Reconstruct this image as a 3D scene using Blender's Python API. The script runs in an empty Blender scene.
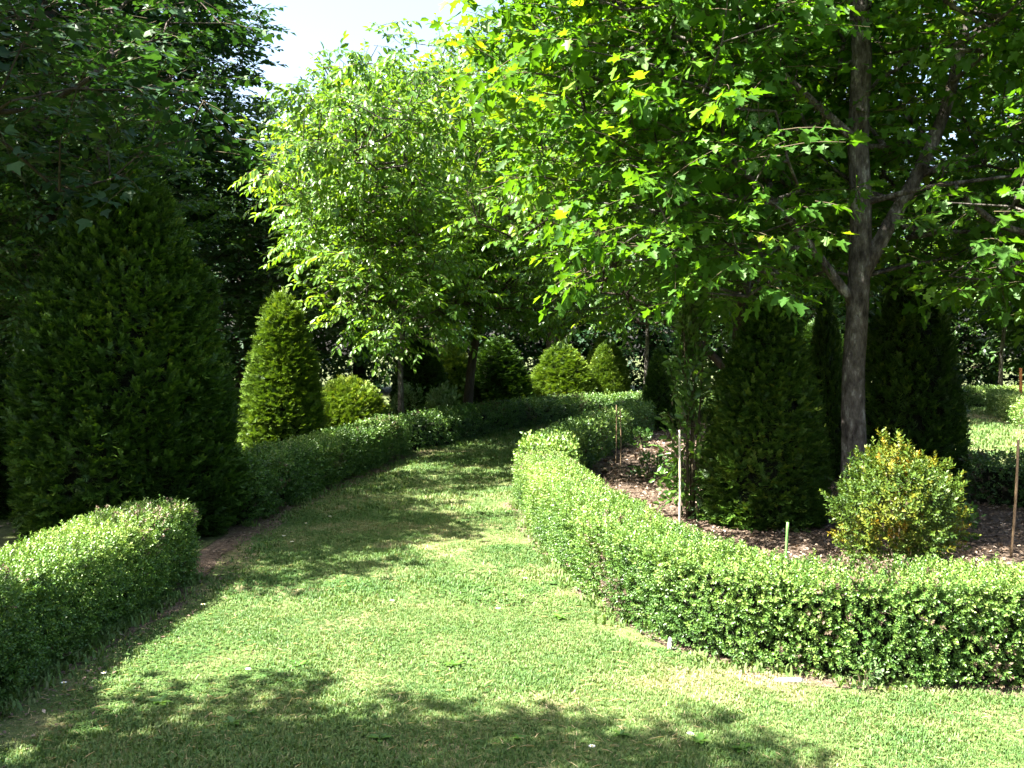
import bpy, math, random
import numpy as np
rng = np.random.default_rng(7)
random.seed(7)
scene = bpy.context.scene
COL = scene.collection

# ------------------------------------------------------------------ camera maths
CAM_H = 1.6; F = 1000.0; PITCH = math.atan(32/1000.0)
def ground(px, py, z=0.0):
    u = (px-512)/F; v = -(py-384)/F
    d = np.array([u, math.cos(PITCH)+v*math.sin(PITCH), v*math.cos(PITCH)-math.sin(PITCH)])
    s = (z-CAM_H)/d[2]
    return d[0]*s, d[1]*s

# ------------------------------------------------------------------ helpers
def nrm(v):
    v = np.asarray(v, float)
    return v/np.maximum(np.linalg.norm(v, axis=-1, keepdims=True), 1e-9)
_K = rng.normal(size=(24, 3)); _PH = rng.uniform(0, 6.28, 24)
def wob(p, freq=1.0):
    """smooth pseudo noise, about -1..1"""
    p = np.asarray(p, float)*freq
    s = np.zeros(p.shape[:-1])
    for i in range(24):
        s += np.sin(p@(_K[i]*(0.6+0.07*i)) + _PH[i])
    return s/5.0

class Tpl:
    def __init__(self, V, faces, mats=None, tint=None):
        self.V = np.array(V, float)
        self.tot = np.array([len(f) for f in faces], np.int32)
        self.loops = np.array([i for f in faces for i in f], np.int32)
        self.mats = np.zeros(len(faces), np.int32) if mats is None else np.array(mats, np.int32)
        self.tint = np.zeros(len(self.V)) if tint is None else np.array(tint, float)

class Acc:
    def __init__(self): self.c = []; self.n = 0
    def add(self, T, R, t, tint=None):
        k = len(t)
        if k == 0: return
        V = np.einsum('kij,nj->kni', R, T.V) + t[:, None, :]
        off = (self.n + np.arange(k, dtype=np.int64)*len(T.V))
        L = (T.loops[None, :] + off[:, None]).ravel()
        tn = T.tint[None, :] + (np.zeros(k) if tint is None else tint)[:, None]
        self.c.append((V.reshape(-1, 3), L, np.tile(T.tot, k), np.tile(T.mats, k), tn.ravel()))
        self.n += k*len(T.V)
    def raw(self, V, faces, mat=0, tint=0.5):
        T = Tpl(V, faces, [mat]*len(faces), [tint]*len(V))
        self.add(T, np.eye(3)[None], np.zeros((1, 3)))
    def mesh(self, name, mats, smooth=False):
        V = np.concatenate([c[0] for c in self.c]); L = np.concatenate([c[1] for c in self.c])
        tot = np.concatenate([c[2] for c in self.c]); mi = np.concatenate([c[3] for c in self.c])
        tn = np.concatenate([c[4] for c in self.c])
        me = bpy.data.meshes.new(name)
        me.vertices.add(len(V)); me.loops.add(len(L)); me.polygons.add(len(tot))
        me.vertices.foreach_set('co', V.astype(np.float32).ravel())
        me.loops.foreach_set('vertex_index', L.astype(np.int32))
        st = np.zeros(len(tot), np.int32); st[1:] = np.cumsum(tot)[:-1]
        me.polygons.foreach_set('loop_start', st)
        me.polygons.foreach_set('material_index', mi.astype(np.int32))
        if smooth: me.polygons.foreach_set('use_smooth', np.ones(len(tot), bool))
        a = me.attributes.new('tint', 'FLOAT', 'POINT'); a.data.foreach_set('value', np.clip(tn, 0, 1).astype(np.float32))
        me.update(calc_edges=True)
        for m in mats: me.materials.append(m)
        return me

def obj(name, me, parent=None, loc=None):
    o = bpy.data.objects.new(name, me); COL.objects.link(o)
    if parent: o.parent = parent
    if loc is not None: o.location = loc
    return o
def empty(name, loc):
    o = bpy.data.objects.new(name, None); COL.objects.link(o); o.location = loc
    o.empty_display_size = 0.2
    return o
def tag(o, label=None, cat=None, group=None, kind=None):
    if label: o['label'] = label
    if cat: o['category'] = cat
    if group: o['group'] = group
    if kind: o['kind'] = kind
    return o
def frames(d, up=None, scale=1.0, roll=0.0):
    """rotation matrices with local x along d and local z near up"""
    d = nrm(d); k = len(d)
    up = np.tile([0, 0, 1.0], (k, 1)) if up is None else nrm(up)
    up = up + rng.normal(scale=1e-3, size=(k, 3))
    z = nrm(up - d*np.sum(d*up, 1, keepdims=True))
    y = np.cross(z, d)
    if np.any(roll):
        r = np.broadcast_to(np.asarray(roll), (k,)); c, s = np.cos(r)[:, None], np.sin(r)[:, None]
        y, z = y*c+z*s, z*c-y*s
    return np.stack([d, y, z], 2)*np.broadcast_to(np.asarray(scale), (k,))[:, None, None]
def compose(parts):
    """parts: list of (Tpl, R 3x3, t, tint) -> one template"""
    V, fa, ma, ti = [], [], [], []; n = 0
    for T, R, t, tn in parts:
        V.append(T.V@np.asarray(R).T + t); i = 0
        for q, m in zip(T.tot, T.mats):
            fa.append(list(T.loops[i:i+q]+n)); ma.append(m); i += q
        ti.append(T.tint+tn); n += len(T.V)
    return Tpl(np.concatenate(V), fa, ma, np.concatenate(ti))

# ------------------------------------------------------------------ materials
def new_mat(name):
    m = bpy.data.materials.new(name); m.use_nodes = True
    nt = m.node_tree; nt.nodes.clear()
    return m, nt, nt.nodes.new('ShaderNodeOutputMaterial')
def ramp(nt, stops):
    r = nt.nodes.new('ShaderNodeValToRGB'); e = r.color_ramp.elements
    while len(e) < len(stops): e.new(0.5)
    for el, (p, c) in zip(e, stops): el.position = p; el.color = (*c, 1)
    return r
def leaf_mat(name, stops, trans=0.35, tcol=(1.25, 1.3, 0.5), rough=0.45, spec=0.5):
    m, nt, out = new_mat(name); N = nt.nodes; K = nt.links
    at = N.new('ShaderNodeAttribute'); at.attribute_name = 'tint'
    r = ramp(nt, stops); K.new(at.outputs['Fac'], r.inputs[0])
    p = N.new('ShaderNodeBsdfPrincipled'); p.inputs['Roughness'].default_value = rough
    p.inputs['Specular IOR Level'].default_value = spec
    K.new(r.outputs[0], p.inputs['Base Color'])
    mul = N.new('ShaderNodeMix'); mul.data_type = 'RGBA'; mul.blend_type = 'MULTIPLY'; mul.inputs['Factor'].default_value = 1
    K.new(r.outputs[0], mul.inputs[6]); mul.inputs[7].default_value = (*tcol, 1)
    t = N.new('ShaderNodeBsdfTranslucent'); K.new(mul.outputs[2], t.inputs['Color'])
    mx = N.new('ShaderNodeMixShader'); mx.inputs[0].default_value = trans
    K.new(p.outputs[0], mx.inputs[1]); K.new(t.outputs[0], mx.inputs[2]); K.new(mx.outputs[0], out.inputs[0])
    return m
def rough_mat(name, stops, scale=4.0, detail=6, bump=0.0, bscale=30, rough=0.9, stretch=(1, 1, 1), spec=0.2):
    m, nt, out = new_mat(name); N = nt.nodes; K = nt.links
    tc = N.new('ShaderNodeTexCoord'); mp = N.new('ShaderNodeMapping'); mp.inputs['Scale'].default_value = stretch
    K.new(tc.outputs['Object'], mp.inputs[0])
    n = N.new('ShaderNodeTexNoise'); n.inputs['Scale'].default_value = scale; n.inputs['Detail'].default_value = detail
    n.inputs['Roughness'].default_value = 0.65
    K.new(mp.outputs[0], n.inputs['Vector'])
    r = ramp(nt, stops); K.new(n.outputs['Fac'], r.inputs[0])
    p = N.new('ShaderNodeBsdfPrincipled'); p.inputs['Roughness'].default_value = rough
    p.inputs['Specular IOR Level'].default_value = spec
    K.new(r.outputs[0], p.inputs['Base Color'])
    if bump:
        n2 = N.new('ShaderNodeTexNoise'); n2.inputs['Scale'].default_value = bscale; n2.inputs['Detail'].default_value = 5
        K.new(mp.outputs[0], n2.inputs['Vector'])
        b = N.new('ShaderNodeBump'); b.inputs['Strength'].default_value = bump; b.inputs['Distance'].default_value = 0.05
        K.new(n2.outputs['Fac'], b.inputs['Height']); K.new(b.outputs[0], p.inputs['Normal'])
    K.new(p.outputs[0], out.inputs[0])
    return m

M_bark = rough_mat('maple bark', [(0.36, (.018, .015, .013)), (0.48, (.066, .058, .050)), (.57, (.108, .098, .086)), (0.66, (.25, .245, .22))], 13, 12, 1.0, 44, .95, (1, 1, .42))
M_bark2 = rough_mat('dark bark', [(0.3, (.025, .019, .014)), (0.55, (.055, .043, .034)), (0.75, (.10, .088, .075))], 8, 8, 1.0, 24, .9, (1, 1, .25))
M_twig = rough_mat('twig wood', [(0.3, (.035, .028, .016)), (0.7, (.08, .065, .035))], 20)
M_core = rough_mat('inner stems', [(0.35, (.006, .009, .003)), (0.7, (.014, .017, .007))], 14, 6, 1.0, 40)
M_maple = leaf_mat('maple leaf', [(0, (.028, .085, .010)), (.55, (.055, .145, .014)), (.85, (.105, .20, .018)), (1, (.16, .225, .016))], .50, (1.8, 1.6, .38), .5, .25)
M_dark = leaf_mat('shade maple leaf', [(0, (.011, .034, .014)), (.6, (.020, .056, .018)), (1, (.045, .100, .022))], .26, (1.4, 1.5, .45), .55, .2)  # darker maple leaf with shade put into its colour
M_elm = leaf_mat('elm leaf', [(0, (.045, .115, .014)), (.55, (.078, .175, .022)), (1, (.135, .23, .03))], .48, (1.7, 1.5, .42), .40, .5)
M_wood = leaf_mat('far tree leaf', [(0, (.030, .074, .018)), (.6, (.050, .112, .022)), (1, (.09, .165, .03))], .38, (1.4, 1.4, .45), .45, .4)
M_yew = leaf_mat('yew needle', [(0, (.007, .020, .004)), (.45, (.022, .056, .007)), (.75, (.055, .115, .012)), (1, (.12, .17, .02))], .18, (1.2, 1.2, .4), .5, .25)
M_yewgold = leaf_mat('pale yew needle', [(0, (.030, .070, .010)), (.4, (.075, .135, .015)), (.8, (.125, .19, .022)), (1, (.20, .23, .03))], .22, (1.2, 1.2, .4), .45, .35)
M_box = leaf_mat('box leaf', [(0, (.024, .062, .014)), (.45, (.065, .14, .026)), (.75, (.13, .215, .040)), (1, (.24, .31, .09))], .20, (1.3, 1.3, .45), .42, .42)
M_boxyel = leaf_mat('yellowing box leaf', [(0, (.022, .055, .010)), (.45, (.065, .115, .014)), (.75, (.16, .165, .018)), (1, (.33, .17, .016))], .28, (1.3, 1.2, .4), .48, .28)
M_pale = leaf_mat('pale shrub leaf', [(0, (.07, .14, .045)), (1, (.16, .24, .10))], .28, (1.2, 1.25, .6), .4, .5)
M_ivy = leaf_mat('shrub leaf', [(0, (.03, .085, .014)), (.6, (.06, .14, .02)), (1, (.11, .19, .03))], .33, (1.4, 1.35, .45), .4, .5)
M_grass = leaf_mat('grass blade', [(0, (.044, .104, .024)), (.35, (.092, .158, .040)), (.68, (.180, .198, .082)), (1, (.40, .32, .20))], .28, (1.2, 1.2, .5), .55, .25)
M_litter = leaf_mat('dry leaf', [(0, (.045, .031, .022)), (.5, (.11, .078, .052)), (.8, (.20, .15, .11)), (1, (.36, .29, .23))], .12, (1.1, .9, .6), .6, .3)
M_lawn = rough_mat('lawn turf', [(0.3, (.06, .10, .026)), (0.5, (.095, .130, .040)), (0.62, (.18, .17, .08)), (.75, (.29, .22, .14))], 1.7, 9, .8, 70)
M_ground = rough_mat('woodland ground', [(0.3, (.030, .040, .014)), (0.55, (.060, .075, .024)), (.75, (.09, .085, .04))], .6, 9, .6, 20)
M_mulch = rough_mat('bark mulch', [(0.3, (.034, .024, .017)), (0.5, (.085, .061, .043)), (.72, (.19, .145, .11))], 16, 9, 1.0, 60)
M_soil = rough_mat('bare soil', [(0.3, (.055, .038, .026)), (0.5, (.13, .094, .066)), (.72, (.25, .195, .145))], 28, 12, 1.0, 60)
M_cane = rough_mat('weathered cane', [(0.3, (.42, .37, .27)), (0.7, (.62, .56, .44))], 30, 4, 0, 30, .6)
M_cane2 = rough_mat('brown cane', [(0.3, (.16, .11, .06)), (0.7, (.28, .20, .12))], 30, 4, 0, 30, .6)
M_canegreen = rough_mat('green painted stake', [(0.3, (.08, .20, .05)), (0.7, (.13, .28, .08))], 30, 4, 0, 30, .5)
M_post = rough_mat('orange post', [(0.3, (.45, .16, .05)), (0.7, (.55, .22, .08))], 20)
M_stone = rough_mat('pale stone', [(0.3, (.38, .35, .31)), (0.7, (.60, .57, .52))], 12, 6, .6, 30)
M_white = rough_mat('daisy petal', [(0.3, (.75, .75, .72)), (0.7, (.8, .8, .78))], 5)
M_daisy = rough_mat('daisy eye', [(0.3, (.7, .5, .05)), (0.7, (.75, .55, .08))], 5)

# ------------------------------------------------------------------ leaf templates
def leaf_oval(w=.5, fold=.10, droop=.12):
    V = [(0, 0, 0), (.3, w*.42, fold*.8), (.7, w*.40, fold*.6-droop*.5), (1, 0, -droop), (.7, -w*.40, fold*.6-droop*.5), (.3, -w*.42, fold*.8), (.5, 0, -droop*.2)]
    return Tpl(V, [(0, 6, 1), (1, 6, 2), (2, 6, 3), (3, 6, 4), (4, 6, 5), (5, 6, 0)])
def leaf_quad(w=.55, fold=.12):
    return Tpl([(0, 0, 0), (.5, w*.5, fold), (1, 0, 0), (.5, -w*.5, fold)], [(0, 2, 1), (0, 3, 2)])
def leaf_maple():
    h = [(-.10, .30), (.14, .24), (.40, .54), (.47, .19), (.70, .23), (1.0, 0)]
    V = [(.28, 0, -.03), (0, 0, 0)]
    V += [(x, y, .10*abs(y)*2-.10*x*x) for x, y in h]
    V += [(x, -y, .10*abs(y)*2-.10*x*x) for x, y in h[-2::-1]]
    n = len(V); ring = list(range(1, n))
    return Tpl(V, [(0, ring[(i+1) % len(ring)], ring[i]) for i in range(len(ring))])
def leaf_maple_small():
    V = [(.3, 0, -.04), (0, 0, 0), (.1, .32, .08), (.45, .5, .05), (.5, .2, 0), (1, 0, -.1), (.5, -.2, 0), (.45, -.5, .05), (.1, -.32, .08)]
    return Tpl(V, [(0, b, a) for a, b in ((1, 2), (2, 3), (3, 4), (4, 5), (5, 6), (6, 7), (7, 8), (8, 1))])
def twig_tpl(pts, r):
    pts = np.array(pts, float); V = []; fa = []
    for i, p in enumerate(pts):
        q = r*(1-.7*i/(len(pts)-1))
        V += [p+(0, q, -q*.6), p+(0, -q, -q*.6), p+(0, 0, q)]
    for i in range(len(pts)-1):
        for a in range(3):
            b = (a+1) % 3; fa.append((3*i+a, 3*i+b, 3*i+3+b, 3*i+3+a))
    return Tpl(V, fa, [1]*len(fa))
def R1(d, up=(0, 0, 1), s=1.0, roll=0.0):
    return frames(np.array([d], float), np.array([up], float), s, roll)[0]
def spray(leaf, L=.45, n=9, size=.1, pitch=(-.5, .1), spread=(.7, 1.3), tj=.12, jit=.35, bend=-.15, pet=.3):
    """a twig along +x with leaves in two ranks"""
    parts = []
    pts = [(t*L, .03*L*math.sin(3*t), bend*L*t*t) for t in np.linspace(0, 1, 4)]
    parts.append((twig_tpl(pts, .004), np.eye(3), np.zeros(3), .5))
    for i in range(n):
        t = .18+.82*i/(n-1); base = np.array([t*L, .03*L*math.sin(3*t), bend*L*t*t])
        sgn = 1 if i % 2 else -1
        a = sgn*random.uniform(*spread)*(1-.75*(t > .97))
        if i == n-1: a *= .2
        pz = random.uniform(*pitch)
        d = np.array([math.cos(a)*math.cos(pz), math.sin(a)*math.cos(pz), math.sin(pz)])
        up = np.array([random.gauss(0, jit), random.gauss(0, jit), 1])
        s = size*random.uniform(.6, 1.2)
        parts.append((leaf, R1(d, up, s), base+d*pet*s, random.gauss(0, tj)))
    return compose(parts)

MAPLE = leaf_maple(); MAPLES = leaf_maple_small(); OVAL = leaf_oval(.5); QUAD = leaf_quad(.55)
SP_maple = [spray(MAPLE, .40, 9, random.choice((.085, .105, .12)), (-1.0, .15), pet=.55, jit=.5) for _ in range(10)]
SP_mapleS = [spray(MAPLES, .46, 10, .115, (-.5, .1), pet=.5) for _ in range(5)]
SP_elm = [spray(OVAL, .5, 13, .105, (-1.0, -.15), (.5, 1.1), pet=.08, bend=-.3) for _ in range(6)]
SP_far = [spray(QUAD, .75, 12, .20, (-.9, .1), (.5, 1.2), pet=.1, bend=-.2) for _ in range(5)]
SP_oak = [spray(QUAD, .55, 13, .14, (-.7, .4), (.5, 1.3), pet=.1, bend=-.1) for _ in range(5)]
def box_sprig(n=5, L=.06, s=.022):
    parts = []
    for i in range(n):
        t = (i+.6)/n
        for k in range(2):
            a = i*1.57+k*math.pi+random.gauss(0, .2); e = .35+.6*t
            d = np.array([math.sin(e), math.cos(a)*math.cos(e), math.sin(a)*math.cos(e)])
            parts.append((QUAD, R1(d, (1, random.gauss(0, .3), random.gauss(0, .3)), s*random.uniform(.8, 1.15)), np.array([t*L, 0, 0]), .10*(t-.5)+random.gauss(0, .07)))
    return compose(parts)
SP_box = [box_sprig() for _ in range(6)]
DEAD = lambda T: Tpl(T.V, [tuple(T.loops[i:i+3]) for i in range(0, len(T.loops), 3)], [2]*(len(T.loops)//3), T.tint)
SP_boxfar = [box_sprig(3, .09, .042) for _ in range(5)]
NEED = Tpl([(0, .10, 0), (0, -.10, 0), (.75, -.15, .03), (.9, .12, 0)], [(0, 1, 2, 3)])
def yew_sprig(n=8, L=.095, s=.034):
    parts = []
    for i in range(n):
        t = (i+.3)/n
        for sg in (-1, 1):
            a = sg*(1.15-.6*t+random.gauss(0, .1)); pz = random.gauss(.15, .2)
            d = np.array([math.cos(a)*math.cos(pz), math.sin(a)*math.cos(pz), math.sin(pz)])
            parts.append((NEED, R1(d, (0, random.gauss(0, .2), 1), s*random.uniform(.8, 1.1)), np.array([t*L, 0, -.12*L*t*t]), .22*(t-.5)+random.gauss(0, .04)))
    return compose(parts)
SP_yew = [yew_sprig() for _ in range(6)]
SP_yewfar = [yew_sprig(5, .12, .058) for _ in range(5)]

# ------------------------------------------------------------------ builders
def tube(acc, pts, radii, k=7, mat=0, cap=True):
    pts = np.asarray(pts, float); radii = np.asarray(radii, float)
    V = []; fa = []
    tang = nrm(np.gradient(pts, axis=0)) if len(pts) > 2 else nrm(np.tile(pts[-1]-pts[0], (2, 1)))
    ref = np.array([1., .13, .07])
    for p, r, t in zip(pts, radii, tang):
        a = nrm(np.cross(t, ref if abs(t@nrm(ref)) < .95 else (0, 1, 0))); b = np.cross(t, a)
        for j in range(k):
            th = 2*math.pi*j/k; V.append(p+r*(math.cos(th)*a+math.sin(th)*b))
    for i in range(len(pts)-1):
        for j in range(k):
            q = (j+1) % k; fa.append((i*k+j, i*k+q, (i+1)*k+q, (i+1)*k+j))
    if cap: fa.append(tuple(range(k))[::-1]); fa.append(tuple((len(pts)-1)*k+j for j in range(k)))
    acc.raw(V, fa, mat)
def smooth_line(P, n):
    P = np.asarray(P, float); d = np.r_[0, np.cumsum(np.linalg.norm(np.diff(P, axis=0), axis=1))]
    s = np.linspace(0, d[-1], n); Q = np.stack([np.interp(s, d, P[:, i]) for i in range(P.shape[1])], 1)
    for _ in range(3):
        Q[1:-1] = .25*Q[:-2]+.5*Q[1:-1]+.25*Q[2:]
    return Q
def offset_line(P, off):
    t = nrm(np.gradient(P, axis=0)); n = np.stack([t[:, 1], -t[:, 0]], 1)
    return P+n*off            # positive: to the right of travel

def sample_blobs(blobs, spacing, shell=.55, tries=16000):
    vols = np.array([b[3]*b[4]*b[5] for b in blobs]); w = vols/vols.sum()
    idx = rng.choice(len(blobs), tries, p=w); B = np.array(blobs)[idx]
    d = nrm(rng.normal(size=(tries, 3))); r = rng.uniform(0, 1, tries)**(1/3.)
    keep = (r > .6) | (rng.uniform(size=tries) < shell)
    k = 1+.22*wob(d*2.0+idx[:, None]*3.1)
    P = (B[:, :3]+d*B[:, 3:6]*(r*k)[:, None])[keep]
    cells = {}; out = []
    for p in P:
        c = tuple(np.floor(p/spacing).astype(int)); ok = True
        for dx in (-1, 0, 1):
            for dy in (-1, 0, 1):
                for dz in (-1, 0, 1):
                    for q in cells.get((c[0]+dx, c[1]+dy, c[2]+dz), ()):
                        if (p[0]-q[0])**2+(p[1]-q[1])**2+(p[2]-q[2])**2 < spacing*spacing: ok = False; break
                    if not ok: break
                if not ok: break
            if not ok: break
        if ok: cells.setdefault(c, []).append(p); out.append(p)
    return np.array(out)

def tree_meshes(kind, trunk, tr, blobs, spacing, sprays, nspray, leafm, barkm, limbs=(), flat=.35, tint=.45, tj=.16, scale=1.0, twist=1.0, clear=None):
    """trunk: polyline with radii tr (local). returns trunk mesh, crown mesh"""
    ta = Acc(); ca = Acc()
    tp = smooth_line(trunk, 22); trr = np.interp(np.linspace(0, 1, 22), np.linspace(0, 1, len(tr)), tr)
    tp[3:, :2] += .35*trr[3:, None]*np.stack([wob(tp[3:]*1.3), wob(tp[3:]*1.3+9)], 1)
    tube(ta, tp, trr, 12)
    nodes = [p for p in tp]; nrad = [r for r in trr]; par = [-1]+list(range(len(tp)-1))
    fixed = len(nodes)
    ok0 = [i > 5 for i in range(len(tp))]
    for pl, r0, r1 in limbs:
        q = smooth_line(pl, 12); rr = np.linspace(r0, r1, 12); tube(ta, q, rr, 8)
        for p, r in zip(q[2:], rr[2:]): nodes.append(p); nrad.append(r); par.append(0); ok0.append(True)
    nfix = len(nodes)
    C = sample_blobs(blobs, spacing)
    if clear is not None: C = C[[not clear(c) for c in C]]
    ax = np.array([np.interp(c[2]*.75, tp[:, 2], np.arange(len(tp))) for c in C])
    dist = np.array([np.min(np.linalg.norm(np.array(nodes)[ok0]-c, axis=1)) for c in C])
    order = np.argsort(dist)
    N = np.zeros((nfix+len(C)*6, 3)); N[:nfix] = nodes; ok = np.zeros(len(N), bool); ok[:nfix] = ok0
    par = par+[0]*(len(N)-nfix); n = nfix; ends = []
    for ci in order:
        c = C[ci]
        idx = np.nonzero(ok[:n])[0]; dv = c-N[idx]
        dd = np.linalg.norm(dv, axis=1)+.9*np.maximum(0, -dv[:, 2])      # prefer branches that rise
        j = idx[np.argmin(dd)]
        L = np.linalg.norm(c-N[j]); m = max(1, min(5, int(L/.35)))
        p0 = N[j].copy(); last = j
        for k in range(1, m+1):
            t = k/m; p = p0+(c-p0)*t; p[2] += .12*L*math.sin(math.pi*t)
            p += rng.normal(scale=.03*L, size=3)*(k < m)
            N[n] = p; ok[n] = True; par[n] = last; last = n; n += 1
        ends.append((last, j))
    cnt = np.zeros(n)
    for e, _ in ends: cnt[e] += 1
    for i in range(n-1, nfix-1, -1): cnt[par[i]] += cnt[i] if par[i] >= nfix else 0
    for i in range(nfix, n):
        q = par[i]; r = .0050*cnt[i]**.42*scale
        rq = .0050*cnt[q]**.42*scale if q >= nfix else min(nrad[q] if q < len(nrad) else r*1.2, r*1.25)
        tube(ta, np.stack([N[q], N[i]]), [rq, r*.92], 5, 0, False)
    # leaves
    E = np.array([e for e, _ in ends]); Cc = N[E]
    Pp = N[[par[e] for e in E]]
    out = nrm(Cc-Pp)
    for s in range(nspray):
        k = len(Cc)
        d = out*1.0+rng.normal(scale=.75*twist, size=(k, 3)); d[:, 2] = d[:, 2]*flat-.05
        up = np.tile([0, 0, 1.0], (k, 1))+rng.normal(scale=.22, size=(k, 3))
        sc = rng.uniform(.8, 1.2, k)*scale
        t = Cc+rng.normal(scale=.09*scale, size=(k, 3))
        R = frames(d, up, sc); tn = tint+rng.normal(scale=tj, size=k)+.14*wob(Cc*.9)
        which = rng.integers(0, len(sprays), k)
        for w in range(len(sprays)):
            q = which == w; ca.add(sprays[w], R[q], t[q], tn[q])
    return ta.mesh(kind+'_trunk', [barkm], True), ca.mesh(kind+'_crown', [leafm, M_twig])

def tree(name, loc, meshes, label, cat='tree', group=None, rz=0, sc=1.0):
    e = empty(name, loc); e.rotation_euler.z = rz; e.scale = (sc,)*3 if np.isscalar(sc) else sc
    obj('trunk', meshes[0], e); obj('crown', meshes[1], e)
    return tag(e, label, cat, group)

def hedge(name, front, side, label, w=.45, h=.52, dens=1300, sprigs=None, mat=None, tint=.5, group=None, scale=1.0, rag=.02, ends=True):
    """front: ground line of the near face; side: +1 when the body lies to the right of travel"""
    sprigs = sprigs or SP_box; mat = mat or M_box
    n = max(12, int(np.sum(np.linalg.norm(np.diff(np.array(front, float), axis=0), axis=1))/.12))
    ln = offset_line(smooth_line(front, n), side*w/2)
    base = np.array([ln[0, 0], ln[0, 1], 0.0]); ln = ln-base[:2]
    tg = nrm(np.gradient(ln, axis=0)); nr = np.stack([tg[:, 1], -tg[:, 0]], 1)
    a = Acc()
    # dark twiggy body
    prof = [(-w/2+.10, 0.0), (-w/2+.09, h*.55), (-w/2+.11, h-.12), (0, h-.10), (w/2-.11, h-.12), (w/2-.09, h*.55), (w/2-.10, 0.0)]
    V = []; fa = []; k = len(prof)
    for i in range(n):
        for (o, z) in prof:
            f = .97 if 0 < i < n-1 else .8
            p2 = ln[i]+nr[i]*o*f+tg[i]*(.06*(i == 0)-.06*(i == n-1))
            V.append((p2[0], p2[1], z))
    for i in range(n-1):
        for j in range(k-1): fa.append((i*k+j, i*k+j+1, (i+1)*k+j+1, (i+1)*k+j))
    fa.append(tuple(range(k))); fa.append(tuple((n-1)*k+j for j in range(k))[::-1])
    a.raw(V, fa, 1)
    # sprigs on the faces
    L = np.r_[0, np.cumsum(np.linalg.norm(np.diff(ln, axis=0), axis=1))]
    per = 2*h+w; cnt = int(L[-1]*per*dens)
    s = rng.uniform(0, L[-1], cnt); u = rng.uniform(0, per, cnt)
    off = np.where(u < h, -w/2, np.where(u < h+w, u-h-w/2, w/2)); z = np.where(u < h, u, np.where(u < h+w, h, u-h-w))
    no = np.where(u < h, -1., np.where(u < h+w, 0., 1.)); nz = np.where((u >= h) & (u < h+w), 1., 0.)
    rc = .042                                                    # rounded shoulders
    ex = np.maximum(0, np.abs(off)-(w/2-rc)); ez = np.maximum(0, z-(h-rc)); rr = np.hypot(ex, ez)
    m = (rr > rc+1e-5) & (ex > 1e-5) & (ez > 1e-5); f = np.where(m, rc/np.maximum(rr, 1e-6), 1)
    sg = np.sign(off); off = np.where(m, sg*((w/2-rc)+ex*f), off); z = np.where(m, (h-rc)+ez*f, z)
    no = np.where(m, sg*ex*f/rc, no); nz = np.where(m, ez*f/rc, nz)
    if ends:
        ne = int(2*w*h*dens)
        s = np.r_[s, np.where(rng.uniform(size=ne) < .5, 0, L[-1])]; off = np.r_[off, rng.uniform(-w/2, w/2, ne)]
        z = np.r_[z, rng.uniform(0, h, ne)]; no = np.r_[no, np.zeros(ne)]; nz = np.r_[nz, np.full(ne, 0.)]
        ne_dir = np.r_[np.zeros(cnt), np.where(s[cnt:] == 0, -1., 1.)]
    else: ne_dir = np.zeros(cnt)
    ip = lambda arr: np.stack([np.interp(s, L, arr[:, 0]), np.interp(s, L, arr[:, 1])], 1)
    c2, n2, t2 = ip(ln), ip(nr), ip(tg)
    P = np.c_[c2+n2*off[:, None], z]; Nn = np.c_[n2*no[:, None]+t2*ne_dir[:, None], nz]
    wp = P+base
    lump = .014*wob(wp*3.1)+.013*wob(wp*9.0)
    gap = wob(wp*4.3+5)
    depth = lump+rng.uniform(-.095, .012, len(P))+rng.exponential(rag, len(P))*.8
    P = P+nrm(Nn)*depth[:, None]; P[:, 2] = np.maximum(P[:, 2], .015)
    keep = (gap+rng.normal(scale=.5, size=len(P)) > -1.45) & ((P[:, 2] > .05) | (rng.uniform(size=len(P)) < .5))
    P, Nn, wp, z = P[keep], Nn[keep], wp[keep], z[keep]
    d = nrm(Nn)+np.array([0, 0, .55])+rng.normal(scale=.55, size=P.shape)
    R = frames(d, rng.normal(size=P.shape), rng.uniform(.75, 1.2, len(P))*scale)
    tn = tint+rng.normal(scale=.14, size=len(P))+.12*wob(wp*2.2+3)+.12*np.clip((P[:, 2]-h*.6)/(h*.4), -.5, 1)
    which = rng.integers(0, len(sprigs), len(P))
    for q in range(len(sprigs)):
        mm = which == q; a.add(sprigs[q], R[mm], P[mm], tn[mm])
    dead = (wob(wp*2.9+17)+rng.normal(scale=.35, size=len(P)) > 1.15) & (rng.uniform(size=len(P)) < .30)
    a.add(DEAD(sprigs[0]), R[dead]*1.05, P[dead]+nrm(Nn[dead])*.012, tn[dead]*.8)
    o = obj(name, a.mesh(name, [mat, M_core, M_litter]), None, base)
    return tag(o, label, 'hedge', group)

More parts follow.
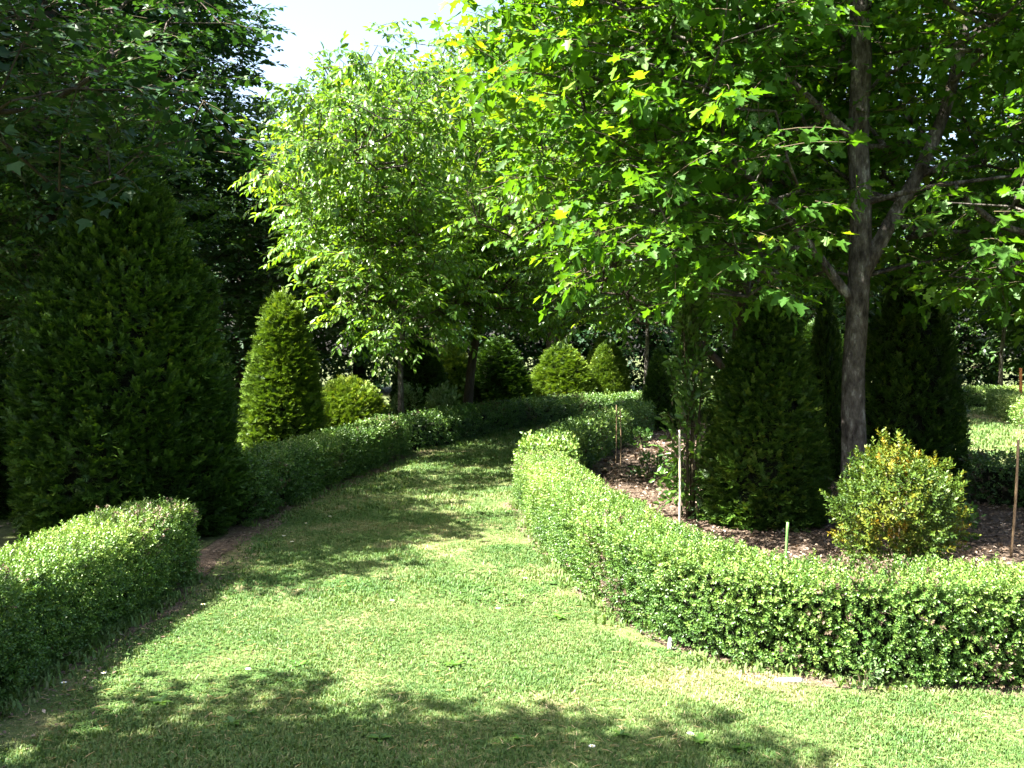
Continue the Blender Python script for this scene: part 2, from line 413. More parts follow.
def bell(t, p=1.9, q=.72, foot=.10):
    r = (1-np.clip(t, 0, 1)**p)**q
    return r*(1-foot*np.exp(-t*14))
def topiary_mesh(kind, R, H, sprigs, dens, mat, tint=.45, p=1.9, q=.72, scale=1.0, lump=.035, rough=.03, tj=.14):
    a = Acc()
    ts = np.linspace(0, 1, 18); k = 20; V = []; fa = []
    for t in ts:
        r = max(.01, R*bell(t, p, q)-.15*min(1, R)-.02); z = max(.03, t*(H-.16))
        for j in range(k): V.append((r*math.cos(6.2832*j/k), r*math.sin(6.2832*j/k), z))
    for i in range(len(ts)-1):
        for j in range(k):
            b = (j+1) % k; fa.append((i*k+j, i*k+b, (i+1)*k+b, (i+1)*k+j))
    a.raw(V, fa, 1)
    tt = np.linspace(0, 1, 400); rr = R*bell(tt, p, q); sl = np.hypot(np.gradient(rr), np.gradient(tt*H))*np.maximum(rr, .01)
    cdf = np.cumsum(sl); area = 2*math.pi*np.sum(sl); cnt = int(area*dens)
    t = np.interp(rng.uniform(0, cdf[-1], cnt), cdf, tt); th = rng.uniform(0, 6.2832, cnt)
    r = np.interp(t, tt, rr); dr = np.interp(t, tt, np.gradient(rr)/np.gradient(tt*H))
    cs = np.stack([np.cos(th), np.sin(th), np.zeros(cnt)], 1)
    P = cs*r[:, None]; P[:, 2] = t*H
    Nn = nrm(cs+np.array([0, 0, 1.])*np.minimum(-dr, 6)[:, None])
    sd = rng.uniform(0, 50)
    dep = lump*wob(P*2.6+sd)+.6*lump*wob(P*8+sd)+rng.uniform(-.10, .01, cnt)*min(1, scale)+rng.exponential(rough, cnt)*.7
    P = P+Nn*dep[:, None]; P[:, 2] = np.maximum(P[:, 2], .03)
    keep = wob(P*7.5+sd+7)+rng.normal(scale=.5, size=cnt) > -1.25
    P, Nn, dep = P[keep], Nn[keep], dep[keep]
    d = nrm(Nn*.8+np.array([0, 0, .45]))+rng.normal(scale=.50, size=P.shape)
    Rm = frames(d, Nn*.3+np.array([0, 0, 1.])+rng.normal(scale=.3, size=P.shape), rng.uniform(.75, 1.25, len(P))*scale)
    tn = tint+rng.normal(scale=tj, size=len(P))+.10*wob(P*1.7+sd)
    which = rng.integers(0, len(sprigs), len(P))
    for w in range(len(sprigs)):
        m = which == w; a.add(sprigs[w], Rm[m], P[m], tn[m])
    return a.mesh(kind, [mat, M_core])

def shrub_mesh(kind, R, H, sprays, dens, mat, tint=.5, scale=1.0, tj=.16, zmin=.02, stems=7, column=False, loose=.10):
    """an unclipped bush: stems from the ground, sprigs through the volume"""
    a = Acc()
    cnt = int(dens*R*R*H*4.2)
    d = nrm(rng.normal(size=(cnt, 3))); r = rng.uniform(.35, 1, cnt)**(1/2.4)
    k = 1+.20*wob(d*2.4+R*7)+loose*rng.exponential(.5, cnt)*(rng.uniform(size=cnt) < .3)
    P = d*r[:, None]*k[:, None]*np.array([R, R, H/2])+np.array([0, 0, H/2])
    if column: P[:, 2] = rng.uniform(.06, 1, cnt)**.9*H; P[:, :2] = d[:, :2]*(r*k*R*(1-.55*(P[:, 2]/H)**3))[:, None]
    P[:, :2] *= (1-.12*(P[:, 2:3]/H-.4).clip(0, 1))
    P = P[P[:, 2] > zmin]; k = len(P)
    dd = nrm(P-np.array([0, 0, H*.3]))+np.array([0, 0, .5])+rng.normal(scale=.5, size=P.shape)
    Rm = frames(dd, rng.normal(size=P.shape)+np.array([0, 0, .8]), rng.uniform(.75, 1.25, k)*scale)
    tn = tint+rng.normal(scale=tj, size=k)+.22*wob(P*4+R*5)
    which = rng.integers(0, len(sprays), k)
    for w in range(len(sprays)):
        m = which == w; a.add(sprays[w], Rm[m], P[m], tn[m])
    st = Acc()
    for i in range(stems):
        an = 6.28*i/stems+random.uniform(-.4, .4); rr = R*random.uniform(.2, .75); hh = H*random.uniform(.65, .95)
        st_p = [(0.03*math.cos(an), .03*math.sin(an), -.02), (rr*.45*math.cos(an), rr*.45*math.sin(an), hh*.45), (rr*math.cos(an), rr*math.sin(an), hh)]
        tube(st, smooth_line(st_p, 7), np.linspace(.011, .004, 7)*max(.6, min(1.5, H)), 5)
    return a.mesh(kind+'_foliage', [mat, M_twig]), st.mesh(kind+'_stems', [M_twig], True)
def shrub(name, loc, meshes, label, cat='shrub', group=None):
    e = empty(name, loc); obj('foliage', meshes[0], e); obj('stem', meshes[1], e)
    return tag(e, label, cat, group)

# ------------------------------------------------------------------ layout lines (ground, metres)
LEFT_A = [(-2.42, 1.6), (-2.32, 4.5), (-2.22, 6.95)]
LEFT_B = [(-2.42, 9.1), (-2.12, 12.0), (-1.62, 15.7)]
LEFT_C = [(-1.50, 16.1), (-.62, 18.4), (.4, 21.0), (1.8, 23.6), (2.35, 24.15)]
LEFT_D = [(2.55, 24.3), (3.5, 25.0), (5.2, 26.0), (8.0, 27.0)]
R_NEAR = [(9.0, 4.45), (3.6, 4.55), (2.3, 4.66), (1.6, 4.75), (1.0, 5.1), (.66, 5.8), (.45, 6.9), (.25, 8.4), (.06, 10.55)]
R_FAR = [(.12, 11.0), (.48, 13.4), (1.25, 16.4), (1.85, 18.6), (2.7, 21.0), (4.3, 23.2), (6.5, 24.6)]

# ------------------------------------------------------------------ setting: ground sheets
def sheet(name, poly, z, mat, rag=0.0, step=.15):
    P = np.array(poly, float); P = np.r_[P, P[:1]]
    if rag:
        d = np.r_[0, np.cumsum(np.linalg.norm(np.diff(P, axis=0), axis=1))]; s = np.arange(0, d[-1], step)
        P = np.stack([np.interp(s, d, P[:, 0]), np.interp(s, d, P[:, 1])], 1)
        q = np.c_[P, np.zeros(len(P))]
        P = P+rag*np.stack([wob(q*3.0), wob(q*3.0+11)], 1)+rag*.4*rng.normal(size=P.shape)
    else: P = P[:-1]
    import bmesh
    bm = bmesh.new(); vs = [bm.verts.new((x, y, z)) for x, y in P]; f = bm.faces.new(vs)
    if f.normal.z < 0: f.normal_flip()
    bmesh.ops.triangulate(bm, faces=bm.faces[:])
    me = bpy.data.meshes.new(name); bm.to_mesh(me); bm.free(); me.materials.append(mat)
    return tag(obj(name, me), kind='structure')
sheet('ground', [(-260, -120), (260, -120), (260, 400), (-260, 400)], 0, M_ground)
LAWN = [(-2.5, -3)]+LEFT_A+[(-2.3, 8.2)]+LEFT_B+LEFT_C+LEFT_D+R_FAR[::-1]+R_NEAR[::-1]+[(9, -3)]
sheet('lawn', LAWN, .004, M_lawn)
LAWN2 = [(5.2, 12.2), (9.5, 10.6), (10.6, 15.5), (10.6, 20), (13.0, 26.8), (14, 29.5), (10.5, 30), (8.6, 24.5), (6.6, 18), (5.6, 14.5)]
sheet('side_lawn', LAWN2, .008, M_lawn, .06)
BED_R = [(x, y) for x, y in offset_line(smooth_line(R_NEAR, 40), .2)]+[(x+.2, y) for x, y in R_FAR]+[(7.5, 24.4), (7.8, 20), (6.4, 17.5), (5.5, 14.3), (5.1, 12), (9, 9.6)]
sheet('mulch_bed', BED_R, .012, M_mulch)
BED_L = [(x-.2, y) for x, y in LEFT_A+[(-2.3, 8.2)]+LEFT_B]+[(-2.0, 17), (-2.6, 20), (-9, 22), (-14, 18), (-14, 2)]
sheet('shaded_bed', BED_L, .012, M_ground, .05)
def strip(name, line, side, w0, w1):
    ln = smooth_line(line, 60); q = np.c_[ln, np.zeros(len(ln))]
    o = offset_line(ln, 1.0)-ln
    wid = w0+(w1-w0)*(.5+.5*np.clip(wob(q*1.6), -1, 1))+.02*rng.normal(size=len(ln))
    a = ln-o*side*.35; b = ln+o*side*np.maximum(.02, wid)[:, None]
    return list(map(tuple, a))+list(map(tuple, b[::-1]))
sheet('soil_strip', strip('s', LEFT_A+[(-2.42, 8.0)]+LEFT_B, 1, .06, .27), .008, M_soil)
sheet('soil_strip', strip('s', R_NEAR, -1, .02, .17), .008, M_soil)

# ------------------------------------------------------------------ grass and litter (stuff)
def inpoly(P, poly):
    poly = np.asarray(poly); x, y = P[:, 0], P[:, 1]; r = np.zeros(len(P), bool); n = len(poly)
    for i in range(n):
        x0, y0 = poly[i]; x1, y1 = poly[(i+1) % n]
        if y0 == y1: continue
        c = (y0 > y) != (y1 > y); r ^= c & (x < (x1-x0)*(y-y0)/(y1-y0)+x0)
    return r
def dline(P, line):
    L = smooth_line(line, 80); return np.min(np.linalg.norm(P[:, None, :]-L[None], axis=2), axis=1)
BL = Tpl([(0, .5, 0), (0, -.5, 0), (.6, 0, .38), (.6, -.34, .36), (1.0, 0, .62)], [(0, 1, 3, 2), (2, 3, 4)])
BLADES = []
for i in range(5):
    parts = []
    for j in range(5):
        a = random.uniform(0, 6.28); lean = random.uniform(.2, 1.1); h = random.uniform(.6, 1.2); w = random.uniform(.075, .13)
        c, s = math.cos(a), math.sin(a); ox, oy = random.gauss(0, .35), random.gauss(0, .35)
        x1, x2 = lean*.35*h, lean*.9*h
        V = [(-s*w+ox, c*w+oy, 0), (s*w+ox, -c*w+oy, 0), (c*x1-s*w*.7+ox, s*x1+c*w*.7+oy, .55*h), (c*x1+s*w*.7+ox, s*x1-c*w*.7+oy, .55*h), (c*x2+ox, s*x2+oy, .9*h/(1+.5*lean))]
        parts.append((Tpl(V, [(0, 1, 3, 2), (2, 3, 4)]), np.eye(3), np.zeros(3), random.gauss(0, .1)))
    BLADES.append(compose(parts))
CLOVER = []
for i in range(3):
    parts = []
    for j in range(3):
        a = j*2.09+random.uniform(-.2, .2)
        parts.append((Tpl([(0, 0, .8), (.45, .32, .9), (.85, .12, .86), (.85, -.12, .86), (.45, -.32, .9)], [(0, 4, 3, 2, 1)]), R1((math.cos(a), math.sin(a), 0)), np.zeros(3), random.gauss(0, .06)))
    CLOVER.append(compose(parts))
def scatter_grass(name, poly, y0, y1, per_m2, size, x0=-3, x1=9, avoid=()):
    n = int((y1-y0)*(x1-x0)*per_m2)
    P = np.c_[rng.uniform(x0, x1, n), rng.uniform(y0, y1, n)]
    P = P[np.abs(P[:, 0]) < .62*np.maximum(P[:, 1], 1)+1.2]
    P = P[inpoly(P, poly)]
    for line, lo, hi in avoid:
        d = dline(P, line); q = np.c_[P, np.zeros(len(P))]
        P = P[rng.uniform(size=len(P)) < np.clip((d-lo-.06*wob(q*4))/(hi-lo), .06, 1)]
    return P
grass = Acc()
av = [(LEFT_A+[(-2.25, 8.0)]+LEFT_B, .10, .42), (R_NEAR, .03, .16)]
for (y0, y1, dn, sz, x0, x1, poly) in ((2.6, 6.2, 6500, .019, -3, 6, LAWN), (6.2, 10, 2600, .026, -3, 2, LAWN), (10, 17, 800, .042, -3, 3, LAWN), (17, 29, 150, .08, -2, 9, LAWN), (10, 30, 140, .07, 5, 14, LAWN2)):
    P = scatter_grass('g', poly, y0, y1, dn, sz, x0, x1, av if poly is LAWN else ())
    k = len(P); q = np.c_[P, np.zeros(k)]
    patch = wob(q*1.1); patch2 = wob(q*3.7+4)
    dry = np.clip(.70*wob(q*.75+2)+.45*wob(q*2.6)+.30*wob(q*8.0)-.12, 0, 1)
    bare = (dry > .55) & (rng.uniform(size=k) < .45); P, q, dry, patch2 = P[~bare], q[~bare], dry[~bare], patch2[~bare]; k = len(P)
    tn = .27+.60*dry+.10*wob(q*5.0+6)+rng.normal(scale=.12, size=k)
    isclo = (rng.uniform(size=k) < .05+.38*np.clip(wob(q*2.3+8), 0, 1)) & (y0 < 8)
    R = frames(np.c_[rng.normal(size=(k, 2)), np.zeros(k)], None, sz*rng.uniform(.6, 1.35, k)*np.clip(1-.4*dry+.30*wob(q*3.1+7), .5, 1.6))
    w = rng.integers(0, 5, k)
    T3 = np.c_[P, np.full(k, .004)]
    for i in range(5):
        m = (w == i) & ~isclo; grass.add(BLADES[i], R[m], T3[m], tn[m])
    for i in range(3):
        m = (w % 3 == i) & isclo; grass.add(CLOVER[i], R[m]*.62, T3[m], tn[m]-.10)
n = 9000; P = np.c_[rng.uniform(-2.3, 5, n), 3+rng.exponential(3.0, n)]; P = P[inpoly(P, LAWN) & (P[:, 1] < 13)]; q = np.c_[P, np.zeros(len(P))]
P = P[wob(q*1.6+3)+rng.normal(scale=.5, size=len(P)) > .1]; k = len(P)
grass.add(Tpl([(0, .03, 0), (0, -.03, 0), (.5, -.03, .08), (1, 0, .02), (.5, .03, .08)], [(0, 1, 2, 3, 4)]), frames(np.c_[rng.normal(size=(k, 2)), rng.normal(scale=.1, size=k)], None, rng.uniform(.025, .06, k)), np.c_[P, np.full(k, .016)], .9+rng.normal(scale=.12, size=k))
# longer tufts against the hedge feet
for line, off in ((R_NEAR, -.03), (LEFT_A, .02), (LEFT_B, .03), (LEFT_C, .03)):
    ln = smooth_line(line, 400); k = 1500; i = rng.integers(0, 400, k)
    P = ln[i]+rng.normal(scale=.05, size=(k, 2)); q = np.c_[P, np.zeros(k)]
    m = (wob(q*2.6) > .15) & (P[:, 1] < 22); P = P[m]; k = len(P)
    R = frames(np.c_[rng.normal(size=(k, 2)), np.zeros(k)], None, rng.uniform(.04, .085, k)); w = rng.integers(0, 5, k)
    for j in range(5): grass.add(BLADES[j], R[w == j], np.c_[P, np.full(k, .004)][w == j], np.full((w == j).sum(), .35))
tag(obj('grass', grass.mesh('grass', [M_grass])), 'short mown grass and clover of the lawn paths', 'grass', kind='stuff')

lit = Acc(); CURL = Tpl([(0, 0, 0), (.4, .3, .16), (1, .05, .1), (.6, -.3, .2), (.45, 0, .02)], [(0, 4, 1), (1, 4, 2), (2, 4, 3), (3, 4, 0)])
for poly, y0, y1, x0, x1, dn, sz in ((BED_R, 4.8, 12, .2, 6.5, 620, .040), (BED_R, 12, 24, .5, 8, 130, .09), (BED_L, 3, 11, -7, -2, 45, .05)):
    n = int((y1-y0)*(x1-x0)*dn); P = np.c_[rng.uniform(x0, x1, n), rng.uniform(y0, y1, n)]; P = P[inpoly(P, poly)]; k = len(P)
    R = frames(np.c_[rng.normal(size=(k, 2)), rng.normal(scale=.25, size=k)], rng.normal(scale=.3, size=(k, 3))+np.array([0, 0, 1.]), sz*rng.uniform(.5, 1.3, k))
    lit.add(CURL, R, np.c_[P, rng.uniform(.014, .03, k)], .5+rng.normal(scale=.25, size=k))
n = 4200; ln = smooth_line(LEFT_A+[(-2.35, 8.0)]+LEFT_B, 300)
P = ln[rng.integers(0, 300, n)]+np.abs(rng.normal(scale=.19, size=(n, 1)))-.04*np.array([1, 0.])
R = frames(np.c_[rng.normal(size=(n, 2)), rng.normal(scale=.2, size=n)], None, .024*rng.uniform(.4, 1.5, n))
lit.add(CURL, R, np.c_[P, np.full(n, .014)], .45+rng.normal(scale=.2, size=n))
tag(obj('leaf_litter', lit.mesh('leaf_litter', [M_litter])), 'brown dry leaves and bark chips covering the planting beds', 'leaf litter', kind='stuff')

# ------------------------------------------------------------------ hedges
hedge('box_hedge', LEFT_A, -1, 'low clipped box hedge with squared end in front of the tall dark yew', dens=3600, tint=.52, scale=.8, rag=.006)
hedge('box_hedge', LEFT_B, -1, 'clipped box hedge running from the tall dark yew past the golden yew cone', dens=1300, sprigs=SP_box, rag=.010, scale=1.3, tint=.42)
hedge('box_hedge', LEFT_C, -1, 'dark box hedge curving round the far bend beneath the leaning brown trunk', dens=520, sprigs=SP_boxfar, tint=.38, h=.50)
hedge('box_hedge', LEFT_D, -1, 'short far hedge end closing the view where the grass path disappears', dens=650, sprigs=SP_boxfar, tint=.48, h=.50)
hedge('box_hedge', R_NEAR, 1, 'long sunlit box hedge sweeping round the bed with white cane', dens=4000, tint=.50, w=.46, h=.49, scale=.8, rag=.007)
hedge('box_hedge', R_FAR, 1, 'half shaded box hedge behind the two thin canes, inner side dark', dens=650, sprigs=SP_boxfar, tint=.46)
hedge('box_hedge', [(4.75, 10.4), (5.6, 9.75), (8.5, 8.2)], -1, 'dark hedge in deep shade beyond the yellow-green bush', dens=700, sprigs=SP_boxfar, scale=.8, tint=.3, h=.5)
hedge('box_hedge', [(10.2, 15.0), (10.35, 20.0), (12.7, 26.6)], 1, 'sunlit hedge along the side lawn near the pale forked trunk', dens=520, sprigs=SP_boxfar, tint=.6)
hedge('box_hedge', [(11.6, 27.6), (13.6, 28.6), (16.5, 29.2)], -1, 'small far hedge across the head of the side lawn', dens=650, sprigs=SP_boxfar, tint=.5)
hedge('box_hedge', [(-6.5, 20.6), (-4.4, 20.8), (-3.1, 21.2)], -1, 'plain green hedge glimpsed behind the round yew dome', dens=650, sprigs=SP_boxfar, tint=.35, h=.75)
hedge('box_hedge', [(-3.4, 30.5), (-.8, 31.2), (1.4, 32.0)], -1, 'thin far hedge seen between dark cones left of the leaning trunk', dens=300, sprigs=SP_boxfar, tint=.6, h=.7)

# ------------------------------------------------------------------ clipped yews
def yew(loc, me, label, sc=1.0, rz=0, group='clipped yew topiaries'):
    o = obj('clipped_yew', me, None, (loc[0], loc[1], 0)); o.scale = (sc,)*3 if np.isscalar(sc) else sc; o.rotation_euler.z = rz
    return tag(o, label, 'topiary', group)
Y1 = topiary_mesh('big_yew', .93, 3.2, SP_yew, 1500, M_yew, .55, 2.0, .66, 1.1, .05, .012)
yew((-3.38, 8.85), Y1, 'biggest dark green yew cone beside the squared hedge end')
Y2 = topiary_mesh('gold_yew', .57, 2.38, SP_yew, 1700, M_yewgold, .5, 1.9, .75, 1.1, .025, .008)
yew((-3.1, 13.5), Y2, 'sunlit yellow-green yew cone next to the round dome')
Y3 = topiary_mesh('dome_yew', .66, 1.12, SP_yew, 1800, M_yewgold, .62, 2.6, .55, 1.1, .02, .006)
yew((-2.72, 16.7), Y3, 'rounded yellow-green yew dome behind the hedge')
Y4 = topiary_mesh('shade_yew', .54, 2.2, SP_yew, 1700, M_yew, .58, 1.6, .70, 1.05, .03, .010)
yew((2.36, 9.3), Y4, 'dark yew cone on brown mulch behind the white cane')
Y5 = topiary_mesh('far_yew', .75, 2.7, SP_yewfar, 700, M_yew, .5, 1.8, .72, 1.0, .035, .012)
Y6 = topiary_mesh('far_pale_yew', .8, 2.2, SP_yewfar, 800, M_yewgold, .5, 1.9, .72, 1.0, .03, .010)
yew((4.45, 11.2), Y5, 'very dark tall yew standing behind the grey maple trunk', (.80, .80, 1.0), 1)
yew((3.95, 12.6), Y5, 'dark narrow yew between the mulch cone and the maple trunk', (.36, .36, .85), 2)
yew((2.98, 20.2), Y5, 'small slim dark yew at the end of the mulch bed', (.48, .48, .62), 3)
yew((-2.05, 22.2), Y5, 'dark yew cone behind the thin pale trunk', (.85, .85, .78), 4)
yew((-1.55, 26.5), Y6, 'far small yew cone with lit side left of the leaning trunk', (.8, .8, .85), 5)  # pale needles put the lit look into its colour
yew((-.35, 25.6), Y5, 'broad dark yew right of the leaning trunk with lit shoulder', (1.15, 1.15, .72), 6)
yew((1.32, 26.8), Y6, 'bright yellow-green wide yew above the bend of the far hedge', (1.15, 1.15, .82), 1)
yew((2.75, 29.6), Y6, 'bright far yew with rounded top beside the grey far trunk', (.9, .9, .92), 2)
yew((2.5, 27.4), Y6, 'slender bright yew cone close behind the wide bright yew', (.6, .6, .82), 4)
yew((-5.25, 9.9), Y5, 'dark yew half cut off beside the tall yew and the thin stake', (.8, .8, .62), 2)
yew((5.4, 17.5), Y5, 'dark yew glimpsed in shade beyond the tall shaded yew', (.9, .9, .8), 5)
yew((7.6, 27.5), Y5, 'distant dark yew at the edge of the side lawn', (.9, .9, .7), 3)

# ------------------------------------------------------------------ shrubs
SB = shrub_mesh('yellow_box', .43, .90, SP_box, 2600, M_boxyel, .45, 1.3, stems=9, loose=.07, tj=.13)
shrub('box_bush', (2.74, 7.0, 0), SB, 'loose yellow-green box bush in front of the maple trunk', 'bush')
SP_ivy = [spray(OVAL, .16, 7, .075, (-.7, .2), (.5, 1.2), pet=.15) for _ in range(4)]
SI = shrub_mesh('leafy', .20, 2.1, SP_ivy, 800, M_ivy, .62, 1.0, stems=5, column=True)
shrub('leafy_shrub', (1.70, 9.5, 0), SI, 'tall broad-leaved shrub pressed against the dark mulch cone')
SP_pal = [spray(OVAL, .14, 7, .07, (-.4, .5), (.5, 1.2), pet=.1) for _ in range(4)]
SPm = shrub_mesh('pale', .28, .85, SP_pal, 900, M_pale, .6, 1.0)
shrub('pale_shrub', (-1.30, 18.6, 0), SPm, 'small pale green round shrub left of the leaning trunk')
SPn = shrub_mesh('pale_low', .26, .95, SP_pal, 520, M_pale, .4, 1.0)
shrub('pale_shrub', (-2.02, 18.9, 0), SPn, 'small pale shrub at the foot of the thin pale trunk')
SG = shrub_mesh('seedling', .16, .22, SP_pal, 2000, M_ivy, .55, .8)
for x, y, lb in ((1.75, 12.6, 'green seedling sprouting from mulch near two thin canes'), (3.75, 8.4, 'small seedling in shade right of the yellow-green bush'), (2.15, 16.6, 'tiny far seedling in mulch under the shaded hedge')):
    shrub('seedling', (x, y, .01), SG, lb, 'seedling')

# ------------------------------------------------------------------ canes, stakes, stones
def cane(name, px, D, py_top, mat, r, label, lean=(0, 0), cat='cane'):
    X = (px-512)/1000*D; h = CAM_H+(352-py_top)/1000*D
    a = Acc(); zs = np.linspace(-.05, h, 9); pts = [(lean[0]*z+.006*math.sin(z*4), lean[1]*z, z) for z in zs]
    tube(a, pts, [r*(1.0+.12*(i % 2)) for i in range(9)], 7)
    o = obj(name, a.mesh(name, [mat], True), None, (X, D, 0))
    return tag(o, label, cat)
cane('garden_cane', 680, 8.45, 430, M_cane, .009, 'pale upright cane in the mulch beside the dark cone')
cane('garden_cane', 616, 14.2, 405, M_cane2, .0075, 'taller of two thin brown canes by the shaded hedge', (.01, 0))
cane('garden_cane', 621, 13.9, 410, M_cane2, .0075, 'shorter of two thin brown canes by the shaded hedge', (-.01, 0))
cane('garden_stake', 787, 7.4, 523, M_canegreen, .010, 'short green stake poking up behind the sunlit hedge', (.03, 0), 'stake')
cane('garden_cane', 1014, 7.7, 440, M_cane2, .010, 'brown cane standing in shade right of the yellow-green bush', (.05, 0))
cane('garden_cane', 22, 9.9, 378, M_cane, .011, 'thin pale cane left of the biggest dark yew')
cane('marker_post', 1021, 24.5, 368, M_post, .035, 'orange marker post standing beside the sunlit side hedge', (0, 0), 'post')
def stone(px, py, sx, sy, sz, label):
    a = Acc(); V = []; fa = []; k = 10; rings = 6
    for i in range(rings):
        ph = math.pi*(i/(rings-1)); 
        for j in range(k):
            th = 6.283*j/k; p = np.array([math.sin(ph)*math.cos(th), math.sin(ph)*math.sin(th), math.cos(ph)]); p *= 1+.18*wob(p*1.7+px)
            V.append(p*(sx, sy, sz))
    for i in range(rings-1):
        for j in range(k):
            b = (j+1) % k; fa.append((i*k+j, (i+1)*k+j, (i+1)*k+b, i*k+b))
    a.raw(V, fa); x, y = ground(px, py)
    return tag(obj('stone', a.mesh('stone', [M_stone], True), None, (x, y, sz*.5)), label, 'stone')
stone(670, 651, .014, .014, .05, 'small upright pale stone at the foot of the sunlit hedge')
stone(790, 682, .075, .03, .012, 'flat pale stone lying in grass before the sunlit hedge')
# broad-leaved weeds in the lawn
def weed_mesh(n, s):
    a = Acc()
    d = np.array([[math.cos(6.283*i/n+random.uniform(-.3, .3)), math.sin(6.283*i/n+random.uniform(-.3, .3)), random.uniform(.15, .6)] for i in range(n)])
    a.add(OVAL, frames(d, None, s*rng.uniform(.7, 1.2, n)), np.zeros((n, 3)), .6+rng.normal(scale=.12, size=n))
    return a.mesh('weed', [M_ivy])
WM = [weed_mesh(9, .05), weed_mesh(7, .04), weed_mesh(12, .055)]
for i, (px, py, lb) in enumerate(((232, 726, None), (250, 716, None), (160, 706, None), (380, 742, None), (620, 738, None), (455, 668, None), (742, 752, None), (170, 622, None), (300, 668, None), (700, 744, None), (520, 742, None), (560, 620, None))):
    x, y = ground(px, py); o = obj('weed', WM[i % 3], None, (x, y, .012)); o.rotation_euler.z = i*1.3
    tag(o, 'small broad-leaved weed rosette growing in the mown lawn', 'weed', 'weeds in the lawn')
x, y = ground(865, 690)
shrub('weed_tuft', (x, y, 0), shrub_mesh('tuft', .06, .11, SP_pal, 9000, M_pale, .5, .36, stems=3), 'pale grey-green weed tuft at the foot of the sunlit hedge', 'weed')
da = Acc()
for i in range(9):
    t = 6.283*i/9; da.add(QUAD, R1((math.cos(t), math.sin(t), .15), s=.013)[None], np.array([[.003*math.cos(t), .003*math.sin(t), .03]]))
T = Tpl([(.005*math.cos(6.283*i/6), .005*math.sin(6.283*i/6), .032) for i in range(6)]+[(0, 0, .036)], [(i, (i+1) % 6, 6) for i in range(6)], [1]*6); da.add(T, np.eye(3)[None], np.zeros((1, 3)))
da.add(twig_tpl([(0, 0, 0), (.001, 0, .015), (0, 0, .03)], .0012), np.eye(3)[None], np.zeros((1, 3)))
DM = da.mesh('daisy', [M_white, M_daisy])
for px, py in ((104, 680), (203, 610), (292, 546), (306, 527), (248, 676), (284, 540), (498, 614), (392, 606), (525, 583), (330, 520), (452, 505), (690, 742), (592, 755), (64, 690)):
    x, y = ground(px, py); tag(obj('daisy', DM, None, (x, y, .005)), 'tiny white daisy dotting the mown lawn', 'daisy', 'daisies in the lawn')

# ------------------------------------------------------------------ trees
# maple on the right
def clear_bush(c):   # sun gap over bush and hedge
    if c[1] < -2.1 and c[2] < 3.6 and c[0] < -0.3: return True
    lat = (c[0]*8.8-c[1]*3.02)/9.3; near = c[0]*3.02+c[1]*8.8 < 2
    if near and abs(lat) < .42: return random.random() < .90
    return near and 0 < lat < 1.15 and 2.3 < c[2] < 4.2 and random.random() < .45
mp = tree_meshes('maple', [(0, 0, -.05), (0, 0, .15), (.0, .02, 1.2), (.05, .02, 2.35), (.06, .05, 4.0), (-.02, .1, 6.0), (.1, .1, 8.0)], [.128, .097, .093, .088, .07, .045, .02],
    [(0, .3, 5.6, 3.3, 3.0, 2.5), (-1.6, -.2, 4.3, 1.6, 1.6, 1.5), (-1.35, -.6, 2.68, 1.15, 1.0, .8), (1.9, -.2, 3.2, 2.0, 2.2, 1.1), (.3, .6, 3.0, 1.6, 1.5, .8)],
    .335, SP_maple, 5, M_maple, M_bark,
    limbs=[([(.04, 0, 2.25), (.28, .0, 2.75), (.55, 0, 3.15), (.78, .02, 3.6), (1.0, .1, 4.6), (1.2, .2, 5.6)], (.074), .03),
           ([(0, 0, 2.0), (-.28, -.05, 2.35), (-.62, -.12, 2.75), (-1.2, -.2, 3.3)], .05, .02),
           ([(.55, 0, 3.15), (1.1, -.1, 3.35), (1.8, -.1, 3.5)], .035, .015), ([(.05, .02, 2.9), (.5, -.3, 3.0), (1.1, -.5, 3.05)], .03, .012),
           ([(.05, .02, 3.4), (-.7, -.1, 4.0), (-1.6, -.2, 4.8)], .045, .015)], clear=clear_bush, tint=.5)
tree('maple_tree', (3.02, 8.8, 0), mp, 'maple with grey trunk standing behind the yellow-green bush')
# near left tree (mostly out of the picture, shades the big yew)
lm = tree_meshes('left_maple', [(0, 0, -.05), (0, 0, .2), (.05, 0, 2.5), (.1, 0, 5), (.0, 0, 7.6)], [.22, .16, .14, .09, .03],
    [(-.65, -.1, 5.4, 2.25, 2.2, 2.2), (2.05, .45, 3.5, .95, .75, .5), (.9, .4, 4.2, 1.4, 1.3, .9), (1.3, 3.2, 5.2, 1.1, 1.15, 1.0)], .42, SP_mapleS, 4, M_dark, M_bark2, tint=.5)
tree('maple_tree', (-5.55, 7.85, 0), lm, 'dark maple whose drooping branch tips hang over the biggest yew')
# tree behind the viewer whose shadow falls on the near lawn
bk = tree_meshes('rear', [(0, 0, -.05), (0, 0, .2), (.05, 0, 2.5), (.1, 0, 5), (0, 0, 7)], [.2, .15, .13, .08, .03], [(0, 0, 5.4, 1.95, 1.8, 1.9)], .40, SP_mapleS, 5, M_dark, M_bark2)
tree('maple_tree', (-3.65, 1.1, 0), bk, 'maple just out of view that throws its shadow over the near lawn')
